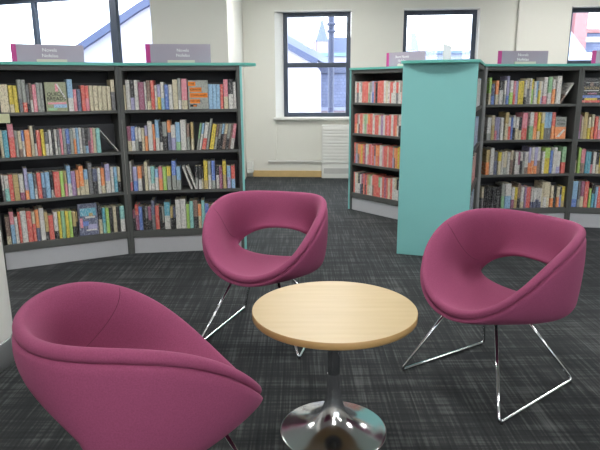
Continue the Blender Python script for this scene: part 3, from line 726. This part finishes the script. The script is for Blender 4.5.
# white gabled neighbour with sloping roofs, lower left of window 1
nh = empty('neighbouring_house', (-.3,15,GZ)); tag(nh, 'white rendered house with a sloping roof, outside the tall window', 'house')
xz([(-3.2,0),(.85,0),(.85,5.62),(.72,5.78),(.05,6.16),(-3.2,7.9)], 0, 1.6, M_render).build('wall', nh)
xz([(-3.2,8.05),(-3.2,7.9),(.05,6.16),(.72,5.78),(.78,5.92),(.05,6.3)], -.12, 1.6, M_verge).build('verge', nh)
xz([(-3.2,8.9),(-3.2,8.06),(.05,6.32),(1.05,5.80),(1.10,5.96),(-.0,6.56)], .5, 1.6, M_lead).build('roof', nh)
sr = empty('slate_mansard_building', (.4,17,GZ)); tag(sr, 'building with a grey slate mansard roof outside the tall window, right half', 'building')
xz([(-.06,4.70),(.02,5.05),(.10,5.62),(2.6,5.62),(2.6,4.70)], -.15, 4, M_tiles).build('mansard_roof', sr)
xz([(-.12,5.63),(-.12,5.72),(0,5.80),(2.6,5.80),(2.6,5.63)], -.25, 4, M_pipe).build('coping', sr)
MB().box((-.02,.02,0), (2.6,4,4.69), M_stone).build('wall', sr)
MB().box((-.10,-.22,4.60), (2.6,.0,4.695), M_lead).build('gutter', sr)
fr_ = empty('distant_flat_roof', (0,42,GZ)); tag(fr_, 'long pale flat roof with a greenish edge beyond the drainpipe', 'building')
MB().box((.4,0,0), (5.2,8,7.25), M_render).build('wall', fr_)
MB().box((.2,-.2,7.26), (5.4,8,7.5), mat('verdigris_edge', srgb(100,128,132), .7)).build('roof_edge', fr_)
# gable house outside the wide left window
gh = empty('gabled_house', (-4,24,GZ)); tag(gh, 'white gabled house with dark sloping verge outside the wide left window', 'house')
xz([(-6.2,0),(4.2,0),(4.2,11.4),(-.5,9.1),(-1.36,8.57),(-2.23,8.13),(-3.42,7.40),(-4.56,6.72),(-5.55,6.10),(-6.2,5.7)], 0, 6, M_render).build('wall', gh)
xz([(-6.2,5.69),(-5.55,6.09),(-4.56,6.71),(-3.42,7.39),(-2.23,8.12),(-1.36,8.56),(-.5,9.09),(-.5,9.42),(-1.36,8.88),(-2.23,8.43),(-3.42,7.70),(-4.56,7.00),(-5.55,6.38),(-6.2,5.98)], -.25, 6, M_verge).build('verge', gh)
# rooftops beyond window 2
rt = empty('distant_rooftops', (14,60,GZ)); tag(rt, 'low blue rooftops on the horizon behind the teal panel', 'rooftops')
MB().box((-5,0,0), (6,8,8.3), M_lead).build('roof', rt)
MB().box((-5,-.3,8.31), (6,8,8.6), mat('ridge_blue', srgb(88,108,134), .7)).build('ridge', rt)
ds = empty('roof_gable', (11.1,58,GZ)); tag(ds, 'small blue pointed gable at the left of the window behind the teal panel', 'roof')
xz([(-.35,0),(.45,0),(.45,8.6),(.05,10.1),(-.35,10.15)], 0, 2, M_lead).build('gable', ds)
# brick chimney and roofs outside window 3
cs = empty('brick_chimney_stack', (9.2,20,GZ)); tag(cs, 'red brick chimney stack outside the window at the right edge', 'chimney')
MB().box((-.16,0,0), (.27,1.2,8.6), M_brick).build('stack', cs)
MB().box((-.50,.2,0), (-.161,1.2,8.6), mat('lilac_render', srgb(116,106,134), .9)).build('side_wall', cs)
hr = empty('pale_roofed_house', (9,18.5,GZ)); tag(hr, 'pale sloping roof with skylights outside the window at the right edge', 'house')
xz([(-1.2,0),(4.5,0),(4.5,5.3),(.50,5.45),(-.9,7.05),(-1.2,7.05)], .0, 1.2, mat('pale_roof', srgb(146,154,172), .8)).build('pale_roof', hr)
xz([(-.2,4.5),(4.8,4.5),(4.8,7.02),(-.2,7.02)], 2.8, 3.2, M_tiles).build('slate_roof', hr)
for (x, z) in ((.95,6.72), (1.0,6.2)):
    MB().box((x,2.70,z), (x+.75,2.79,z+.16), mat('skylight', srgb(215,215,195), .3)).build('skylight', hr)
MB().box((-.3,2.7,7.03), (4.9,3.3,7.16), M_brick).build('ridge_tiles', hr)

# ================================================================ SKY, CAMERA
w = bpy.data.worlds.new('overcast'); scene.world = w; w.use_nodes = True; nt = w.node_tree
bg = nt.nodes['Background']; bg.inputs['Color'].default_value = (.88, .94, 1, 1); bg.inputs['Strength'].default_value = SKY
cam = bpy.data.cameras.new('camera'); co = bpy.data.objects.new('camera', cam); COL.objects.link(co)
cam.sensor_width = 36; cam.lens = 580/600*36; cam.clip_start = .05; cam.clip_end = 500
pit = math.radians(13.5); roll = math.radians(-.35)
fwd = Vector((0, math.cos(pit), -math.sin(pit))); up = Vector((0, math.sin(pit), math.cos(pit))); rt_ = Vector((1,0,0))
# roll: the picture is turned by `roll` clockwise
x_ = rt_*math.cos(roll)+up*math.sin(roll); y_ = up*math.cos(roll)-rt_*math.sin(roll)
Mx = Matrix((x_, y_, -fwd)).transposed().to_4x4(); Mx.translation = Vector((0,0,1.29)); co.matrix_world = Mx
scene.camera = co
vs = scene.view_settings; vs.view_transform = 'Standard'; vs.look = 'None'; vs.gamma = 1; vs.use_curve_mapping = False; vs.exposure = EXPO
scene.render.film_transparent = False
scene.cycles.max_bounces = 8; scene.cycles.transparent_max_bounces = 12
scene.cycles.sample_clamp_indirect = 6
try: scene.cycles.use_denoising = True
except Exception: pass
